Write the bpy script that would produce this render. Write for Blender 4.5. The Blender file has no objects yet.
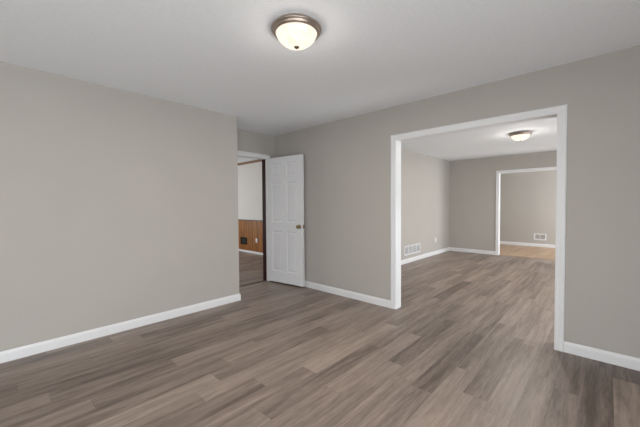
import bpy, bmesh, math, random
from mathutils import Vector, Matrix

scene = bpy.context.scene
COL = scene.collection
random.seed(7)
PI = math.pi

# ------------------------------------------------------------------ camera, world, daylight, exposure
def cam_axes(yaw, pitch, roll):
    y, p, r = (math.radians(a) for a in (yaw, pitch, roll))
    f = Vector((math.cos(y) * math.cos(p), math.sin(y) * math.cos(p), math.sin(p)))
    ri = Vector((math.sin(y), -math.cos(y), 0))
    up = ri.cross(f)
    return math.cos(r) * ri + math.sin(r) * up, math.cos(r) * up - math.sin(r) * ri, f

EYE = 1.2671
ri, up, fw = cam_axes(43.0721, -1.5627, -0.3641)
cam_data = bpy.data.cameras.new('camera')
cam = bpy.data.objects.new('camera', cam_data)
COL.objects.link(cam)
M = Matrix((ri, up, -fw)).transposed().to_4x4()
M.translation = (0, 0, EYE)
cam.matrix_world = M
cam_data.sensor_fit = 'HORIZONTAL'
cam_data.sensor_width = 36
cam_data.lens = 36 * 308.19 / 640
cam_data.clip_start = 0.05
scene.camera = cam

world = bpy.data.worlds.new('World')
scene.world = world
world.use_nodes = True
wn = world.node_tree
bg = wn.nodes['Background']
sky = wn.nodes.new('ShaderNodeTexSky')
sky.sky_type = 'HOSEK_WILKIE'
sky.turbidity = 6
sky.sun_direction = Vector((0.5, 0.4, 0.6)).normalized()
wn.links.new(sky.outputs['Color'], bg.inputs['Color'])
bg.inputs['Strength'].default_value = 0.5

def daylight(name, loc, direction, w, h, power, col=(0.92, 0.965, 1.0)):
    """soft area light added in an unseen window, placed and sized for its brightness"""
    L = bpy.data.lights.new(name, 'AREA')
    L.shape = 'RECTANGLE'; L.size = w; L.size_y = h
    L.energy = power; L.color = col
    o = bpy.data.objects.new(name, L)
    o.location = loc
    o.rotation_euler = Vector(direction).to_track_quat('-Z', 'Z').to_euler()
    COL.objects.link(o)
    return o

daylight('daylight_main_side', (-0.75, -1.375, 0.65), (0, 1, 0), 3.7, 1.0, 126)
daylight('daylight_main_back', (-3.075, 0.25, 0.65), (1, 0, 0), 2.4, 1.0, 86)
daylight('daylight_second', (4.35, -1.675, 0.65), (0, 1, 0), 1.4, 1.0, 73)
daylight('daylight_second_beyond', (7.5, -1.675, 0.65), (0, 1, 0), 1.3, 1.0, 54)
daylight('daylight_far_added', (9.85, -1.175, 1.20), (0, 1, 0), 1.4, 1.6, 106)  # added source to brighten the third room, itself out of view
daylight('daylight_panelled', (2.3, 9.075, 1.20), (0, -1, 0), 2.0, 1.6, 84)

vs = scene.view_settings
vs.view_transform = 'Standard'
vs.look = 'None'
vs.exposure = 0.11
vs.gamma = 1.0
vs.use_curve_mapping = False

# ------------------------------------------------------------------ materials
def mat(name):
    m = bpy.data.materials.new(name)
    m.use_nodes = True
    return m, m.node_tree.nodes, m.node_tree.links, m.node_tree.nodes['Principled BSDF']

def bump_noise(n, l, b, scale, strength, dist=0.002, detail=3, vec=None):
    tc = n.new('ShaderNodeTexCoord')
    t = n.new('ShaderNodeTexNoise'); t.inputs['Scale'].default_value = scale; t.inputs['Detail'].default_value = detail
    l.new(tc.outputs['Object'], t.inputs['Vector'])
    bp = n.new('ShaderNodeBump'); bp.inputs['Strength'].default_value = strength; bp.inputs['Distance'].default_value = dist
    l.new(t.outputs['Fac'], bp.inputs['Height'])
    l.new(bp.outputs['Normal'], b.inputs['Normal'])
    return tc, t

def plain(name, rgb, rough=0.5, metal=0.0, bump=None, var=0.0, vscale=3.0, spec=0.5):
    m, n, l, b = mat(name)
    b.inputs['Roughness'].default_value = rough
    b.inputs['Metallic'].default_value = metal
    b.inputs['Specular IOR Level'].default_value = spec
    b.inputs['Base Color'].default_value = (*rgb, 1)
    if bump:
        bump_noise(n, l, b, bump[0], bump[1])
    if var:
        tc = n.new('ShaderNodeTexCoord')
        t = n.new('ShaderNodeTexNoise'); t.inputs['Scale'].default_value = vscale; t.inputs['Detail'].default_value = 4
        l.new(tc.outputs['Object'], t.inputs['Vector'])
        r = n.new('ShaderNodeValToRGB')
        r.color_ramp.elements[0].position = 0.3; r.color_ramp.elements[1].position = 0.7
        r.color_ramp.elements[0].color = (*[c * (1 - var) for c in rgb], 1)
        r.color_ramp.elements[1].color = (*[min(1, c * (1 + var)) for c in rgb], 1)
        l.new(t.outputs['Fac'], r.inputs['Fac'])
        l.new(r.outputs['Color'], b.inputs['Base Color'])
    return m

M_WALL = plain('greige_wall_paint', (0.462, 0.434, 0.399), 0.75, bump=(160, 0.10), var=0.012, spec=0.3)
M_CEIL = plain('ceiling_paint', (0.835, 0.85, 0.868), 0.9, bump=(70, 0.9), var=0.02, vscale=45, spec=0.2)
M_TRIM = plain('white_trim_paint', (0.78, 0.78, 0.785), 0.38, var=0.01)
M_DOOR = plain('white_door_paint', (0.76, 0.76, 0.77), 0.42, bump=(90, 0.05), var=0.01)
M_OFFWHITE = plain('off_white_wall_paint', (0.68, 0.645, 0.60), 0.75, bump=(160, 0.1), var=0.01)
M_MAHOG = plain('mahogany_stain', (0.030, 0.0035, 0.002), 0.6, var=0.25, vscale=9, spec=0.15)
M_CROWN = plain('brown_stained_moulding', (0.20, 0.105, 0.045), 0.45, var=0.15, vscale=8)
M_NICKEL = plain('brushed_bronze_nickel', (0.42, 0.35, 0.30), 0.42, 1.0, var=0.04, vscale=20)
M_FINIAL = plain('dark_bronze_finial', (0.16, 0.12, 0.075), 0.4, 1.0, var=0.05, vscale=60)
M_BRASS = plain('aged_brass', (0.30, 0.23, 0.12), 0.28, 1.0, var=0.12, vscale=60)
M_PLASTIC = plain('white_plastic', (0.80, 0.79, 0.76), 0.4, var=0.01)
M_SLOT = plain('dark_slot', (0.01, 0.01, 0.01), 0.6, var=0.1)
M_DUCT = plain('duct_grey', (0.17, 0.17, 0.18), 0.7, var=0.1)
M_LOUVRE = plain('grey_louver_throat', (0.36, 0.36, 0.365), 0.7, var=0.05)
M_BLACK = plain('black_enamel', (0.004, 0.0035, 0.003), 0.7, var=0.1, spec=0.05)
M_STRIP = plain('dark_bronze_threshold', (0.07, 0.05, 0.04), 0.45, var=0.1)

def glow_glass(name, strength, tint=(1.0, 0.93, 0.82)):
    m, n, l, b = mat(name)
    b.inputs['Base Color'].default_value = (0.22, 0.20, 0.17, 1)
    b.inputs['Roughness'].default_value = 0.25
    tc = n.new('ShaderNodeTexCoord')
    t = n.new('ShaderNodeTexNoise'); t.inputs['Scale'].default_value = 14; t.inputs['Detail'].default_value = 5
    t.inputs['Distortion'].default_value = 1.5
    l.new(tc.outputs['Object'], t.inputs['Vector'])
    r = n.new('ShaderNodeValToRGB')
    r.color_ramp.elements[0].position = 0.35; r.color_ramp.elements[1].position = 0.65
    r.color_ramp.elements[0].color = (tint[0] * 0.92, tint[1] * 0.86, tint[2] * 0.78, 1)
    r.color_ramp.elements[1].color = (*tint, 1)
    l.new(t.outputs['Fac'], r.inputs['Fac'])
    l.new(r.outputs['Color'], b.inputs['Emission Color'])
    b.inputs['Emission Strength'].default_value = strength
    return m
M_GLASS1 = glow_glass('alabaster_glass_lit', 0.97)

def mathn(n, l, op, a, b=None, c=None):
    x = n.new('ShaderNodeMath'); x.operation = op
    for i, v in enumerate((a, b, c)):
        if v is None: continue
        if isinstance(v, (int, float)): x.inputs[i].default_value = v
        else: l.new(v, x.inputs[i])
    return x.outputs[0]

def plank_material(name, dark, light, rough=0.4):
    m, n, l, b = mat(name)
    at = n.new('ShaderNodeAttribute'); at.attribute_name = 'plank'
    sep = n.new('ShaderNodeSeparateColor'); l.new(at.outputs['Color'], sep.inputs['Color'])
    tone, rnd = sep.outputs[0], sep.outputs[1]
    tc = n.new('ShaderNodeTexCoord')
    comb = n.new('ShaderNodeCombineXYZ')
    l.new(mathn(n, l, 'MULTIPLY', rnd, 91.0), comb.inputs[0])
    l.new(mathn(n, l, 'MULTIPLY', rnd, 37.0), comb.inputs[1])
    add = n.new('ShaderNodeVectorMath'); add.operation = 'ADD'
    l.new(tc.outputs['Object'], add.inputs[0]); l.new(comb.outputs[0], add.inputs[1])
    def noise(sc, detail, rough_, dist=0.0):
        mp = n.new('ShaderNodeMapping'); mp.inputs['Scale'].default_value = sc
        l.new(add.outputs[0], mp.inputs['Vector'])
        t = n.new('ShaderNodeTexNoise'); t.inputs['Scale'].default_value = 1.0
        t.inputs['Detail'].default_value = detail; t.inputs['Roughness'].default_value = rough_
        t.inputs['Distortion'].default_value = dist
        l.new(mp.outputs[0], t.inputs['Vector'])
        return t.outputs['Fac']
    broad = noise((1.2, 17, 1), 3, 0.6, 0.6)
    fine = noise((9, 80, 1), 4, 0.65)
    f = mathn(n, l, 'ADD', mathn(n, l, 'ADD', 0.46, mathn(n, l, 'MULTIPLY', mathn(n, l, 'SUBTRACT', tone, 0.46), 1.12)), mathn(n, l, 'MULTIPLY', mathn(n, l, 'SUBTRACT', broad, 0.5), 1.55))
    f = mathn(n, l, 'ADD', f, mathn(n, l, 'MULTIPLY', mathn(n, l, 'SUBTRACT', fine, 0.5), 0.95))
    mix = n.new('ShaderNodeMix'); mix.data_type = 'RGBA'; mix.clamp_factor = True
    l.new(f, mix.inputs[0])
    mix.inputs[6].default_value = (*dark, 1); mix.inputs[7].default_value = (*light, 1)
    # milled groove between boards
    uv = n.new('ShaderNodeUVMap'); uv.uv_map = 'board'
    su = n.new('ShaderNodeSeparateXYZ'); l.new(uv.outputs[0], su.inputs[0])
    ed = mathn(n, l, 'MINIMUM', su.outputs[0], su.outputs[1])
    g = mathn(n, l, 'LESS_THAN', ed, 0.0011)
    mix2 = n.new('ShaderNodeMix'); mix2.data_type = 'RGBA'
    l.new(mathn(n, l, 'MULTIPLY', g, 0.35), mix2.inputs[0])
    l.new(mix.outputs[2], mix2.inputs[6]); mix2.inputs[7].default_value = (*[c * 0.3 for c in dark], 1)
    l.new(mix2.outputs[2], b.inputs['Base Color'])
    l.new(mathn(n, l, 'ADD', rough, mathn(n, l, 'MULTIPLY', mathn(n, l, 'SUBTRACT', fine, 0.5), 0.2)), b.inputs['Roughness'])
    b.inputs['Specular IOR Level'].default_value = 0.45
    bp = n.new('ShaderNodeBump'); bp.inputs['Strength'].default_value = 0.06; bp.inputs['Distance'].default_value = 0.001
    l.new(fine, bp.inputs['Height']); l.new(bp.outputs['Normal'], b.inputs['Normal'])
    return m
M_PLANK = plank_material('grey_brown_vinyl_plank', (0.115, 0.087, 0.070), (0.405, 0.320, 0.268))
M_OAK = plank_material('honey_oak_boards', (0.36, 0.235, 0.145), (0.50, 0.345, 0.225), 0.4)

def panelling_material():
    m, n, l, b = mat('knotty_pine_panelling')
    tc = n.new('ShaderNodeTexCoord')
    mp = n.new('ShaderNodeMapping'); mp.inputs['Scale'].default_value = (1, 26, 1.6)
    l.new(tc.outputs['Object'], mp.inputs['Vector'])
    t = n.new('ShaderNodeTexNoise'); t.inputs['Scale'].default_value = 1; t.inputs['Detail'].default_value = 5
    t.inputs['Distortion'].default_value = 0.8
    l.new(mp.outputs[0], t.inputs['Vector'])
    r = n.new('ShaderNodeValToRGB')
    r.color_ramp.elements[0].position = 0.3; r.color_ramp.elements[1].position = 0.72
    r.color_ramp.elements[0].color = (0.13, 0.043, 0.007, 1)
    r.color_ramp.elements[1].color = (0.40, 0.155, 0.024, 1)
    l.new(t.outputs['Fac'], r.inputs['Fac'])
    l.new(r.outputs['Color'], b.inputs['Base Color'])
    b.inputs['Roughness'].default_value = 0.5
    b.inputs['Specular IOR Level'].default_value = 0.25
    return m
M_PANEL = panelling_material()

# ------------------------------------------------------------------ mesh helpers
def bm_box(bm, x0, x1, y0, y1, z0, z1):
    v = [bm.verts.new((x, y, z)) for z in (z0, z1) for x, y in ((x0, y0), (x1, y0), (x1, y1), (x0, y1))]
    for f in ((3, 2, 1, 0), (4, 5, 6, 7), (0, 1, 5, 4), (1, 2, 6, 5), (2, 3, 7, 6), (3, 0, 4, 7)):
        bm.faces.new([v[i] for i in f])

def bevel(bm, w, seg=2):
    bmesh.ops.bevel(bm, geom=bm.edges[:], offset=w, segments=seg, profile=0.5, affect='EDGES', clamp_overlap=True)

def obj(name, bm, m, parent=None, smooth=False):
    bmesh.ops.recalc_face_normals(bm, faces=bm.faces[:])
    me = bpy.data.meshes.new(name)
    bm.to_mesh(me); bm.free()
    if smooth:
        for p in me.polygons: p.use_smooth = True
    me.materials.append(m)
    o = bpy.data.objects.new(name, me)
    COL.objects.link(o)
    if parent: o.parent = parent
    return o

def struct(name, bm, m, smooth=False):
    o = obj(name, bm, m, None, smooth)
    o['kind'] = 'structure'
    return o

def boxes(*bs):
    bm = bmesh.new()
    for b in bs: bm_box(bm, *b)
    return bm

def sweep(bm, prof, pts, closed_ends=True):
    """prof: list of (a, b); pts: list of (origin, adir, bdir) stations; makes a prism through the stations"""
    rings = []
    for o, a, b in pts:
        o, a, b = Vector(o), Vector(a), Vector(b)
        rings.append([bm.verts.new(o + a * p[0] + b * p[1]) for p in prof])
    n = len(prof)
    for r0, r1 in zip(rings, rings[1:]):
        for i in range(n):
            bm.faces.new((r0[i], r0[(i + 1) % n], r1[(i + 1) % n], r1[i]))
    if closed_ends:
        bm.faces.new(rings[0]); bm.faces.new(list(reversed(rings[-1])))

def lathe(bm, prof, seg=48, centre=(0, 0, 0), axis='Z'):
    """prof: list of (radius, height) from one end to the other, ends at radius 0 closed"""
    cx, cy, cz = centre
    def P(r, h, a):
        c, s = r * math.cos(a), r * math.sin(a)
        return {'Z': (cx + c, cy + s, cz + h), 'X': (cx + h, cy + c, cz + s)}[axis]
    rings = []
    for r, h in prof:
        if r < 1e-6: rings.append([bm.verts.new(P(0, h, 0))])
        else: rings.append([bm.verts.new(P(r, h, 2 * PI * i / seg)) for i in range(seg)])
    for a, b in zip(rings, rings[1:]):
        for i in range(seg):
            j = (i + 1) % seg
            if len(a) == 1 and len(b) == 1: continue
            if len(a) == 1: bm.faces.new((a[0], b[i], b[j]))
            elif len(b) == 1: bm.faces.new((a[i], a[j], b[0]))
            else: bm.faces.new((a[i], a[j], b[j], b[i]))

def thing(name, label, cat, loc, rotz=0, group=None):
    o = bpy.data.objects.new(name, None)
    COL.objects.link(o)
    o.empty_display_size = 0.1
    o.location = loc; o.rotation_euler = (0, 0, rotz)
    o['label'] = label; o['category'] = cat
    if group: o['group'] = group
    return o

# ------------------------------------------------------------------ room dimensions
CEIL = 2.44
T = 0.115                    # wall thickness
XL0, XR, YS = -3.0, 3.3263, -1.30          # main room
YL, XE, YA = 3.593, 2.2515, 4.1399          # left wall, its end, alcove wall
OY0, OY1, OZ = 0.328, 1.858, 2.032          # wide opening in the right wall
S_YL, S_X, S_YR = 3.1695, 8.5636, -1.60     # second room
P_Y1, P_Y0, PZ = 1.966, -0.05, 2.018        # opening in second room's far wall
T_X, T_Y0, T_Y1 = 10.997, -1.10, 3.1695     # third room
DX0, DX1, DZ = 2.365, 3.135, 2.034          # door opening in alcove wall
W_X0, W_X, W_Y = -0.20, 4.759, 9.0          # panelled room

# ------------------------------------------------------------------ floors
def plank_floor(name, rects, y_ref, width, length, offsets, tones, material, lo, hi, along='X'):
    bm = bmesh.new()
    cl = bm.loops.layers.float_color.new('plank')
    uvl = bm.loops.layers.uv.new('board')
    rng = random.Random(21)
    cache = {}
    for (x0, x1, y0, y1) in rects:
        n0, n1 = math.floor((y0 - y_ref) / width), math.ceil((y1 - y_ref) / width)
        for n in range(n0, n1):
            off = offsets.get(n)
            if off is None: off = random.Random(n * 77 + 5).random() * length
            k0, k1 = math.floor((x0 - off) / length), math.ceil((x1 - off) / length)
            for k in range(k0, k1):
                a0, a1 = off + k * length, off + (k + 1) * length
                b0, b1 = y_ref + n * width, y_ref + (n + 1) * width
                c0, c1, d0, d1 = max(a0, x0), min(a1, x1), max(b0, y0), min(b1, y1)
                if c1 - c0 < 1e-5 or d1 - d0 < 1e-5: continue
                if (n, k) not in cache:
                    r = random.Random(n * 1013 + k * 7919 + 3)
                    cache[(n, k)] = (tones.get((n, k), lo + (hi - lo) * r.random()), r.random())
                tone, rnd = cache[(n, k)]
                vs_ = [(c0, d0), (c1, d0), (c1, d1), (c0, d1)]
                # split the board lengthwise/crosswise so edge distance interpolates
                mx, my = (c0 + c1) / 2, (d0 + d1) / 2
                for qx in ((c0, mx), (mx, c1)):
                    for qy in ((d0, my), (my, d1)):
                        f = bm.faces.new([bm.verts.new((x, y, 0)) for x, y in ((qx[0], qy[0]), (qx[1], qy[0]), (qx[1], qy[1]), (qx[0], qy[1]))])
                        for lp in f.loops:
                            x, y = lp.vert.co.x, lp.vert.co.y
                            lp[cl] = (tone, rnd, 0, 1)
                            lp[uvl].uv = (min(x - a0, a1 - x), min(y - b0, b1 - y))
    for (x0, x1, y0, y1) in rects:      # subfloor slab below the boards
        bm_box(bm, x0, x1, y0, y1, -0.08, -0.003)
    me = bpy.data.meshes.new(name)
    bm.to_mesh(me); bm.free()
    me.materials.append(material)
    o = bpy.data.objects.new(name, me)
    COL.objects.link(o)
    o['kind'] = 'structure'
    return o

OFFS = {-1: 3.062, 2: 2.74, 4: 2.145, 5: 2.455, 6: 1.99, 8: 2.18, 9: 1.575, 10: 1.104, 11: 1.646, 12: 1.288, 13: 0.922,
        14: 1.107, 15: 1.285, 16: 0.422, 17: 0.985, 18: 0.242, 20: 0.10}
TONES = {(-1, -1): 0.62, (-1, 0): 0.10, (0, 0): 0.22, (0, 1): 0.16, (0, 2): 0.22, (1, 0): 0.30, (1, 1): 0.30, (1, 2): 0.30, (2, -1): 0.42, (2, 0): 0.42,  # right-corner rows: dark boards, with the shadow there also put into their tone
         (3, 0): 0.64, (3, 1): 0.62, (3, 2): 0.64, (7, 0): 0.52, (7, 1): 0.56, (7, 2): 0.5,
         (4, -1): 0.68, (4, 0): 0.40, (4, 1): 0.5, (5, -1): 0.72, (5, 0): 0.40, (5, 1): 0.66,
         (6, -1): 0.46, (6, 0): 0.24, (6, 1): 0.42, (6, 2): 0.4,
         (8, -1): 0.55, (8, 0): 0.26, (8, 1): 0.5, (9, -1): 0.60, (9, 0): 0.66, (9, 1): 0.36,
         (10, -1): 0.60, (10, 0): 0.36, (10, 1): 0.45, (11, -1): 0.46, (11, 0): 0.80, (11, 1): 0.45, (11, 2): 0.18,
         (12, -1): 0.30, (12, 0): 0.62, (13, -1): 0.40, (13, 0): 0.62, (14, -1): 0.70, (14, 0): 0.40,
         (15, -1): 0.36, (15, 0): 0.62, (16, -1): 0.55, (16, 0): 0.46, (17, -1): 0.38, (17, 0): 0.60,
         (18, -1): 0.52, (18, 0): 0.30, (20, -1): 0.28, (20, 0): 0.44}
plank_floor('floor', [(XL0 - T, S_X + T * 0.6, S_YR - T, 3.7), (W_X0, W_X + 0.1, 3.7, W_Y + T)], -0.042, 0.148, 1.22, OFFS, TONES, M_PLANK, 0.30, 0.64)
plank_floor('floor_far', [(S_X + T * 0.6 + 0.003, T_X + T, T_Y0 - T, T_Y1 + T)], 0.0, 0.083, 0.9, {}, {}, M_OAK, 0.2, 0.8)

# ------------------------------------------------------------------ ceiling
struct('ceiling', boxes((XL0 - T, T_X + T, S_YR - T, W_Y + T, CEIL, CEIL + 0.1)), M_CEIL)

# ------------------------------------------------------------------ walls
def wall_x(x0, x1, y0, y1, holes, zt=CEIL):
    """wall of thickness x0..x1 running along y with openings (ya, yb, za, zb)"""
    bm = bmesh.new()
    cur = y0
    for ya, yb, za, zb in sorted(holes):
        bm_box(bm, x0, x1, cur, ya, 0, zt)
        if za > 0: bm_box(bm, x0, x1, ya, yb, 0, za)
        bm_box(bm, x0, x1, ya, yb, zb, zt)
        cur = yb
    bm_box(bm, x0, x1, cur, y1, 0, zt)
    return bm
def wall_y(y0, y1, x0, x1, holes, zt=CEIL):
    bm = bmesh.new()
    cur = x0
    for xa, xb, za, zb in sorted(holes):
        bm_box(bm, cur, xa, y0, y1, 0, zt)
        if za > 0: bm_box(bm, xa, xb, y0, y1, 0, za)
        bm_box(bm, xa, xb, y0, y1, zb, zt)
        cur = xb
    bm_box(bm, cur, x1, y0, y1, 0, zt)
    return bm

JT = 0.018   # jamb lining thickness
struct('wall_left', boxes((XL0 - T, XE, YL, YL + T, 0, CEIL), (XE - T, XE, YL + T, YA, 0, CEIL)), M_WALL)
struct('wall_alcove', wall_y(YA, YA + T, XE - T, XR, [(DX0 - JT, DX1 + JT, 0, DZ + JT)]), M_WALL)
struct('wall_right', wall_x(XR, XR + T, YS - T, YA + T, [(OY0 - JT, OY1 + JT, 0, OZ + JT)]), M_WALL)
struct('wall_back', wall_x(XL0 - T, XL0, YS - T, YL, [(-0.95, 1.45, 0.15, 1.15)]), M_WALL)
struct('wall_front', wall_y(YS - T, YS, XL0, XR, [(-2.6, 1.1, 0.15, 1.15)]), M_WALL)
struct('wall_second_left', wall_y(S_YL, S_YL + T, XR + T, S_X + T, []), M_WALL)
struct('wall_second_far', wall_x(S_X, S_X + T, S_YR - T, S_YL, [(P_Y0 - JT, P_Y1 + JT, 0, PZ + JT)]), M_WALL)
struct('wall_second_right', wall_y(S_YR - T, S_YR, XR + T, S_X, [(3.65, 5.05, 0.15, 1.15), (6.85, 8.15, 0.15, 1.15)]), M_WALL)
struct('wall_third_far', wall_x(T_X, T_X + T, T_Y0 - T, T_Y1 + T, []), M_WALL)
struct('wall_third_left', wall_y(T_Y1, T_Y1 + T, S_X + T, T_X, []), M_WALL)
struct('wall_third_right', wall_y(T_Y0 - T, T_Y0, S_X + T, T_X, [(9.15, 10.55, 0.40, 2.00)]), M_WALL)
struct('wall_panelled_right', wall_x(W_X, W_X + T, S_YL + T, W_Y + T, []), M_OFFWHITE)
struct('wall_panelled_near', boxes((XR + T, W_X, YA, YA + T, 0, CEIL), (W_X0 - T, XE - T, YA, YA + T, 0, CEIL)), M_OFFWHITE)
struct('wall_panelled_left', wall_x(W_X0 - T, W_X0, YA + T, W_Y + T, []), M_OFFWHITE)
struct('wall_panelled_far', wall_y(W_Y, W_Y + T, W_X0, W_X, [(1.3, 3.3, 0.40, 2.00)]), M_OFFWHITE)

# unseen windows behind the camera and out of sight, added and sized for the light: openings with sashes and a meeting rail
def window(idx, axis, pos, a0, a1, z0, z1):
    w = 0.045
    bars = [(a0, a0 + w, z0, z1), (a1 - w, a1, z0, z1), (a0 + w, a1 - w, z0, z0 + w), (a0 + w, a1 - w, z1 - w, z1),
            ((a0 + a1) / 2 - 0.02, (a0 + a1) / 2 + 0.02, z0 + w, z1 - w)]
    bm = bmesh.new()
    for u0, u1, v0, v1 in bars:
        if axis == 'Y': bm_box(bm, u0, u1, pos - 0.02, pos + 0.02, v0, v1)
        else: bm_box(bm, pos - 0.02, pos + 0.02, u0, u1, v0, v1)
    return struct('window_%d' % idx, bm, M_TRIM)
window(1, 'Y', YS - 0.05, -2.6, 1.1, 0.15, 1.15)
window(2, 'X', XL0 - 0.05, -0.95, 1.45, 0.15, 1.15)
window(3, 'Y', S_YR - 0.05, 3.65, 5.05, 0.15, 1.15)
window(4, 'Y', T_Y0 - 0.05, 9.15, 10.55, 0.40, 2.00)  # unseen, added to admit the third room's light
window(6, 'Y', S_YR - 0.05, 6.85, 8.15, 0.15, 1.15)
window(5, 'Y', W_Y + 0.05, 1.3, 3.3, 0.40, 2.00)

# ------------------------------------------------------------------ trim
# casing profile across its width (0 = inner edge): (across, out of wall)
CAS = [(0, 0), (0, 0.010), (0.004, 0.012), (0.030, 0.013), (0.036, 0.016), (0.056, 0.017), (0.062, 0.014), (0.065, 0.011), (0.065, 0)]
trim_no = [0]
def trim(bm, m=M_TRIM, smooth=False):
    trim_no[0] += 1
    return struct('trim_%d' % trim_no[0], bm, m, smooth)

def casing(axis, pos, out, a0, a1, zt, m=M_TRIM, legs=(True, True)):
    """mitred door casing round an opening a0..a1 (inner edges), on the face at pos, standing out by out*+1"""
    bm = bmesh.new()
    if axis == 'X':
        P = lambda a, z: (pos, a, z); A = Vector((0, 1, 0)); B = Vector((out, 0, 0))
    else:
        P = lambda a, z: (a, pos, z); A = Vector((1, 0, 0)); B = Vector((0, out, 0))
    Z = Vector((0, 0, 1))
    st = []
    if legs[0]: st.append((P(a0, 0), -A, B))
    st.append((P(a0, zt), (-A + Z) if legs[0] else Z, B))
    st.append((P(a1, zt), (A + Z) if legs[1] else Z, B))
    if legs[1]: st.append((P(a1, 0), A, B))
    sweep(bm, CAS, st)
    return trim(bm, m)

def jamb(axis, p0, p1, a0, a1, zt, m=M_TRIM):
    t = JT
    if axis == 'X': bs = ((p0, p1, a0 - t, a0, 0, zt), (p0, p1, a1, a1 + t, 0, zt), (p0, p1, a0 - t, a1 + t, zt, zt + t))
    else: bs = ((a0 - t, a0, p0, p1, 0, zt), (a1, a1 + t, p0, p1, 0, zt), (a0 - t, a1 + t, p0, p1, zt, zt + t))
    return trim(boxes(*bs), m)

RV = 0.003
casing('X', XR, -1, OY0 - RV, OY1 + RV, OZ + RV)
casing('X', XR + T, 1, OY0 - RV, OY1 + RV, OZ + RV)
jamb('X', XR, XR + T, OY0, OY1, OZ)
casing('X', S_X, -1, P_Y0 - RV, P_Y1 + RV, PZ + RV)
casing('X', S_X + T, 1, P_Y0 - RV, P_Y1 + RV, PZ + RV)
jamb('X', S_X, S_X + T, P_Y0, P_Y1, PZ)
casing('Y', YA, -1, DX0 - 0.012, DX1 + 0.014, DZ + 0.006)
# alcove door jamb: painted head and latch side, dark stained hinge side behind the door
trim(boxes((DX0 - JT, DX0, YA, YA + T, 0, DZ), (DX0 - JT, DX1 + JT, YA, YA + T, DZ, DZ + JT)))
trim(boxes((DX1, DX1 + JT, YA, YA + 0.022, 0, DZ)))
trim(boxes((DX1, DX1 + JT, YA + 0.022, YA + T + 0.004, 0, DZ)) , M_MAHOG)
casing('Y', YA + T, 1, DX0 - 0.012, DX1 + 0.014, DZ + 0.006, M_MAHOG)
trim(boxes((DX0, DX1, YA + 0.045, YA + 0.085, 0, 0.006)), M_STRIP)      # threshold strip
# transition strip between grey plank and oak
trim(boxes((S_X + T * 0.6 - 0.02, S_X + T * 0.6 + 0.02, P_Y0, P_Y1, 0, 0.005)), plain('tan_transition_strip', (0.36, 0.24, 0.15), 0.4, var=0.1))

# baseboards
BB = [(0, 0), (0.013, 0), (0.013, 0.066), (0.0115, 0.075), (0.008, 0.082), (0.006, 0.090), (0, 0.092)]
def baseboard(side, axis, pos, out, a0, a1, m=M_TRIM, miter=(0, 0)):
    bm = bmesh.new()
    Z = Vector((0, 0, 1))
    if axis == 'Y':
        st = [((a0, pos, 0), Vector((miter[0], out, 0)), Z), ((a1, pos, 0), Vector((miter[1], out, 0)), Z)]
    else:
        st = [((pos, a0, 0), Vector((out, miter[0], 0)), Z), ((pos, a1, 0), Vector((out, miter[1], 0)), Z)]
    sweep(bm, BB, st)
    return struct('baseboard_' + side, bm, m)
CW = 0.065
baseboard('left', 'Y', YL, -1, XL0, XE, miter=(1, 1))
baseboard('return', 'X', XE, 1, YL, YA, miter=(-1, -1))
baseboard('alcove_right', 'Y', YA, -1, DX1 + 0.014 + CW, XR, miter=(0, -1))
baseboard('right_far', 'X', XR, -1, OY1 + RV + CW, YA, miter=(0, -1))
baseboard('right_near', 'X', XR, -1, YS, OY0 - RV - CW, miter=(1, 0))
baseboard('front', 'Y', YS, 1, XL0, XR, miter=(1, -1))
baseboard('back', 'X', XL0, 1, YS, YL, miter=(1, -1))
baseboard('second_left', 'Y', S_YL, -1, XR + T, S_X, miter=(1, -1))
baseboard('second_far', 'X', S_X, -1, P_Y1 + RV + CW, S_YL, miter=(0, -1))
baseboard('second_far_right', 'X', S_X, -1, S_YR, P_Y0 - RV - CW, miter=(1, 0))
baseboard('second_near', 'X', XR + T, 1, OY1 + RV + CW, S_YL, miter=(0, -1))
baseboard('second_near_right', 'X', XR + T, 1, S_YR, OY0 - RV - CW, miter=(1, 0))
baseboard('second_right', 'Y', S_YR, 1, XR + T, S_X, miter=(1, -1))
baseboard('third_far', 'X', T_X, -1, T_Y0, T_Y1, miter=(1, -1))
baseboard('third_left', 'Y', T_Y1, -1, S_X + T, T_X, miter=(1, -1))

# panelled room: knotty wood wainscot with grooves, cap rail, stained crown, white base
bm = bmesh.new()
y = YA + T
while y < W_Y - 0.01:
    y1 = min(y + 0.10, W_Y)
    bm_box(bm, W_X - 0.012, W_X, y + 0.002, y1 - 0.002, 0, 0.862)
    bm_box(bm, W_X - 0.007, W_X, y1 - 0.002, y1 + 0.002, 0, 0.862)
    y = y1
trim(bm, M_PANEL)
trim(boxes((W_X - 0.024, W_X, YA + T, W_Y, 0.860, 0.886)), plain('dark_cap_rail_stain', (0.075, 0.032, 0.012), 0.5, var=0.15, vscale=8))
bm = bmesh.new()
sweep(bm, [(0, 0), (0.045, 0), (0.045, -0.012), (0.030, -0.022), (0.014, -0.045), (0.010, -0.055), (0, -0.055)],
      [((W_X, YA + T, CEIL), (-1, 0, 0), (0, 0, 1)), ((W_X, W_Y, CEIL), (-1, 0, 0), (0, 0, 1))])
trim(bm, M_CROWN)
struct('baseboard_panelled_right', boxes((W_X - 0.026, W_X - 0.012, YA + T, W_Y, 0, 0.052)), M_TRIM)

# ------------------------------------------------------------------ six panel door, standing open
DL, DT, DH = 0.752, 0.035, 2.012
door = bpy.data.objects.new('door_1', None)
COL.objects.link(door)
door['kind'] = 'structure'
door.location = (DX1 - 0.004, YA - 0.018, 0.025)
DOOR_ANG = math.radians(-90 + 7.3)
door.rotation_euler = (0, 0, DOOR_ANG)
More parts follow.
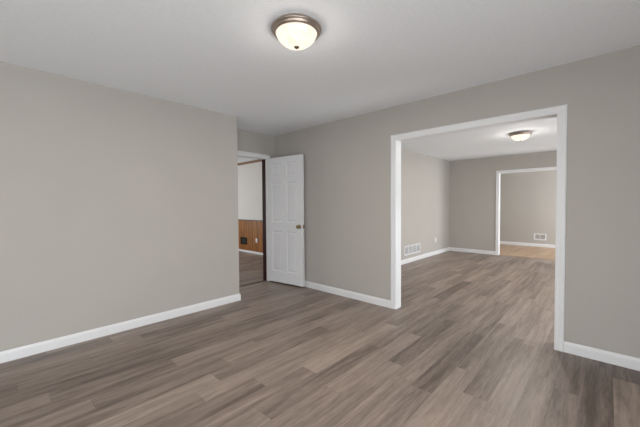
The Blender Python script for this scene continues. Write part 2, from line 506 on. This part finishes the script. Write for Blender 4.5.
# local axes: +x from hinge to latch edge, -y = visible face towards the room's left, thickness 0..DT along +y
def door_leaf():
    bm = bmesh.new()
    st, mul = 0.112, 0.105
    pw = (DL - 2 * st - mul) / 2
    cols = [(st, st + pw), (st + pw + mul, DL - st)]
    rows = [(0.180, 0.830), (0.970, 1.610), (1.705, 1.920)]
    core0, core1 = 0.010, DT - 0.010
    # stiles, rails, mullion
    bm_box(bm, 0, st, 0, DT, 0, DH)
    bm_box(bm, DL - st, DL, 0, DT, 0, DH)
    zs = [0.0] + [z for r in rows for z in r] + [DH]
    for i in range(0, len(zs), 2):
        bm_box(bm, st, DL - st, 0, DT, zs[i], zs[i + 1])
    for z0, z1 in rows:
        bm_box(bm, cols[0][1], cols[1][0], 0, DT, z0, z1)
        for x0, x1 in cols:
            bm_box(bm, x0, x1, core0, core1, z0, z1)
            # sloped sticking round the recess and raised field, on both faces
            for face, d in ((0.0, 1), (DT, -1)):
                def ring(i, dep):
                    yy = face + d * dep
                    return [bm.verts.new(p) for p in ((x0 + i, yy, z0 + i), (x1 - i, yy, z0 + i), (x1 - i, yy, z1 - i), (x0 + i, yy, z1 - i))]
                R0, R1, R2, R3 = ring(0, 0.001), ring(0.013, 0.007), ring(0.024, 0.007), ring(0.046, 0.0025)
                for a, b in ((R0, R1), (R1, R2), (R2, R3)):
                    for i in range(4):
                        bm.faces.new((a[i], a[(i + 1) % 4], b[(i + 1) % 4], b[i]))
                bm.faces.new(R3)
    return bm
obj('door_leaf', door_leaf(), M_DOOR, door)
def knob_set(face):
    bm = bmesh.new()
    pr = [(0, 0), (0.032, 0), (0.032, 0.003), (0.028, 0.007), (0.014, 0.010), (0.011, 0.014), (0.011, 0.030),
          (0.018, 0.034), (0.025, 0.041), (0.0275, 0.050), (0.025, 0.059), (0.016, 0.065), (0, 0.067)]
    lathe(bm, pr, 32)
    R = Matrix.Rotation(PI / 2 if face < 0 else -PI / 2, 4, 'X')
    bmesh.ops.transform(bm, matrix=Matrix.Translation((DL - 0.062, 0 if face < 0 else DT, 0.915)) @ R, verts=bm.verts[:])
    o = obj('door_knob', bm, M_BRASS, door, True)
    return o
knob_set(-1); knob_set(1)
bm = boxes((DL - 0.0005, DL + 0.0015, 0.005, DT - 0.005, 0.885, 0.945)); bm_box(bm, DL + 0.0015, DL + 0.010, 0.011, 0.024, 0.905, 0.925)
obj('latch_plate', bm, M_BRASS, door)
for z in (0.22, 1.02, 1.80):
    bm = bmesh.new()
    lathe(bm, [(0, 0), (0.006, 0), (0.006, 0.088), (0, 0.088)], 12, (-0.004, DT + 0.004, z - 0.044))
    bm_box(bm, -0.0012, 0.0005, 0.003, DT, z - 0.044, z + 0.044)
    obj('hinge', bm, M_BRASS, door)

# ------------------------------------------------------------------ flush-mount ceiling lights
def ceiling_light(label, loc, LAMP_DOWN, LAMP_SIDE):
    t = thing('ceiling_light', label, 'ceiling light', loc, 0, 'flush-mount ceiling lights')
    bm = bmesh.new()
    lathe(bm, [(0, 0), (0.144, 0), (0.148, -0.005), (0.160, -0.013), (0.165, -0.021), (0.163, -0.026), (0.158, -0.031), (0.155, -0.032), (0.154, -0.037),
               (0.150, -0.044), (0.144, -0.049), (0.138, -0.050), (0.134, -0.047), (0.132, -0.034), (0.128, -0.020), (0, -0.018)], 64)
    obj('metal_pan', bm, M_NICKEL, t, True)
    bm = bmesh.new()
    pr = []
    for i in range(15):
        a = i / 14 * PI / 2
        pr.append((0.1335 * math.cos(a) ** 1.0 if i < 14 else 0, -0.042 - 0.090 * math.sin(a) ** 1.1))
    lathe(bm, pr, 64)
    glass = obj('glass_shade', bm, M_GLASS1, t, True)
    glass.visible_shadow = False          # frosted glass lets the bulb's light through
    bm = bmesh.new()
    lathe(bm, [(0, -0.124), (0.017, -0.1275), (0.0175, -0.132), (0.013, -0.135), (0.010, -0.139), (0, -0.141)], 24)
    obj('finial', bm, M_FINIAL, t, True)
    for kind, nm, e, z in (('AREA', 'bulb_glow', LAMP_DOWN, -0.10), ('POINT', 'bulb', LAMP_SIDE, -0.105)):
        L = bpy.data.lights.new(nm, kind)
        L.energy = e; L.color = (1.0, 0.94, 0.87)
        if kind == 'AREA': L.shape = 'DISK'; L.size = 0.16
        else: L.shadow_soft_size = 0.10
        o = bpy.data.objects.new(nm, L); o.location = (0, 0, z); o.parent = t
        COL.objects.link(o)
    return t
ceiling_light('lit flush dome light with brushed metal rim on the nearest ceiling, above the foreground floor', (1.405, 1.515, CEIL), 15.5, 2.8)
ceiling_light('lit flush dome light on the farther room ceiling, seen through the wide opening', (6.010, 1.075, CEIL), 22.0, 7.0)

# ------------------------------------------------------------------ wall registers and outlets
def vent(name, label, loc, rotz, w, h, louvers, m, slot, mullions=(), group=None, fr=0.022):
    """plate in local xz, facing local -y, centred on loc"""
    t = thing(name, label, 'vent', loc, rotz, group)
    bm = bmesh.new()
    for b in ((-w / 2, w / 2, h / 2 - fr, h / 2), (-w / 2, w / 2, -h / 2, -h / 2 + fr), (-w / 2, -w / 2 + fr, -h / 2 + fr, h / 2 - fr), (w / 2 - fr, w / 2, -h / 2 + fr, h / 2 - fr)):
        bm_box(bm, b[0], b[1], -0.009, 0, b[2], b[3])
    for mx, mw in mullions:
        bm_box(bm, mx - mw / 2, mx + mw / 2, -0.008, -0.001, -h / 2 + fr, h / 2 - fr)
    obj('frame', bm, m, t)
    obj('duct', boxes((-w / 2 + fr, w / 2 - fr, -0.0015, -0.0005, -h / 2 + fr, h / 2 - fr)), slot, t)
    base = None
    for i in range(louvers):
        z = -h / 2 + fr + (i + 0.5) * (h - 2 * fr) / louvers
        if base is None:
            bm = boxes((-w / 2 + fr, w / 2 - fr, -0.0004, 0.0004, -0.006, 0.006))
            bmesh.ops.rotate(bm, cent=(0, 0, 0), matrix=Matrix.Rotation(math.radians(35), 3, 'X'), verts=bm.verts[:])
            base = obj('louver', bm, m, t); o = base
        else:
            o = base.copy(); COL.objects.link(o); o.parent = t
        o.location = (0, -0.0055, z)
    return t
vent('wall_vent', 'wide white return vent low on the wall just inside the wide opening', (6.39, S_YL, 0.272), 0, 0.76, 0.20, 8, M_TRIM, M_LOUVRE,
     mullions=[(-0.18, 0.014), (0.0, 0.014), (0.18, 0.014)], fr=0.02)
vent('wall_vent', 'small white two-section vent on the farthest wall above the oak floor', (T_X, 1.446, 0.295), -PI / 2, 0.30, 0.19, 7, M_TRIM, M_DUCT,
     mullions=[(0, 0.018)], fr=0.03)
vent('wall_vent', 'small black vent low on the wood panelling seen past the door', (W_X - 0.012, 7.31, 0.300), -PI / 2, 0.31, 0.19, 6, M_BLACK, M_SLOT, fr=0.022)

def outlet(label, loc, rotz):
    t = thing('electrical_outlet', label, 'outlet', loc, rotz, 'wall outlets')
    bm = boxes((-0.035, 0.035, -0.006, 0, -0.057, 0.057)); bevel(bm, 0.002)
    obj('cover_plate', bm, M_PLASTIC, t)
    for z in (-0.022, 0.022):
        bm = bmesh.new()
        lathe(bm, [(0, 0), (0.016, 0), (0.016, 0.0015), (0, 0.0015)], 24)
        bmesh.ops.transform(bm, matrix=Matrix.Translation((0, -0.006, z)) @ Matrix.Rotation(PI / 2, 4, 'X'), verts=bm.verts[:])
        s = obj('socket', bm, M_PLASTIC, t)
        obj('slots', boxes((-0.008, -0.006, -0.0079, -0.0076, z - 0.004, z + 0.005), (0.005, 0.007, -0.0079, -0.0076, z - 0.004, z + 0.005),
                           (-0.002, 0.002, -0.0079, -0.0076, z - 0.011, z - 0.007)), M_SLOT, s)
    bm = bmesh.new()
    lathe(bm, [(0, 0), (0.003, 0), (0.003, 0.001), (0, 0.001)], 12)
    bmesh.ops.transform(bm, matrix=Matrix.Translation((0, -0.006, 0)) @ Matrix.Rotation(PI / 2, 4, 'X'), verts=bm.verts[:])
    obj('screw', bm, M_PLASTIC, t)
    return t
outlet('white outlet on the grey wall to the right of the wide vent', (7.651, S_YL, 0.368), 0)
outlet('white outlet on the brown wood panelling beside the black vent', (W_X - 0.012, 6.718, 0.349), -PI / 2)
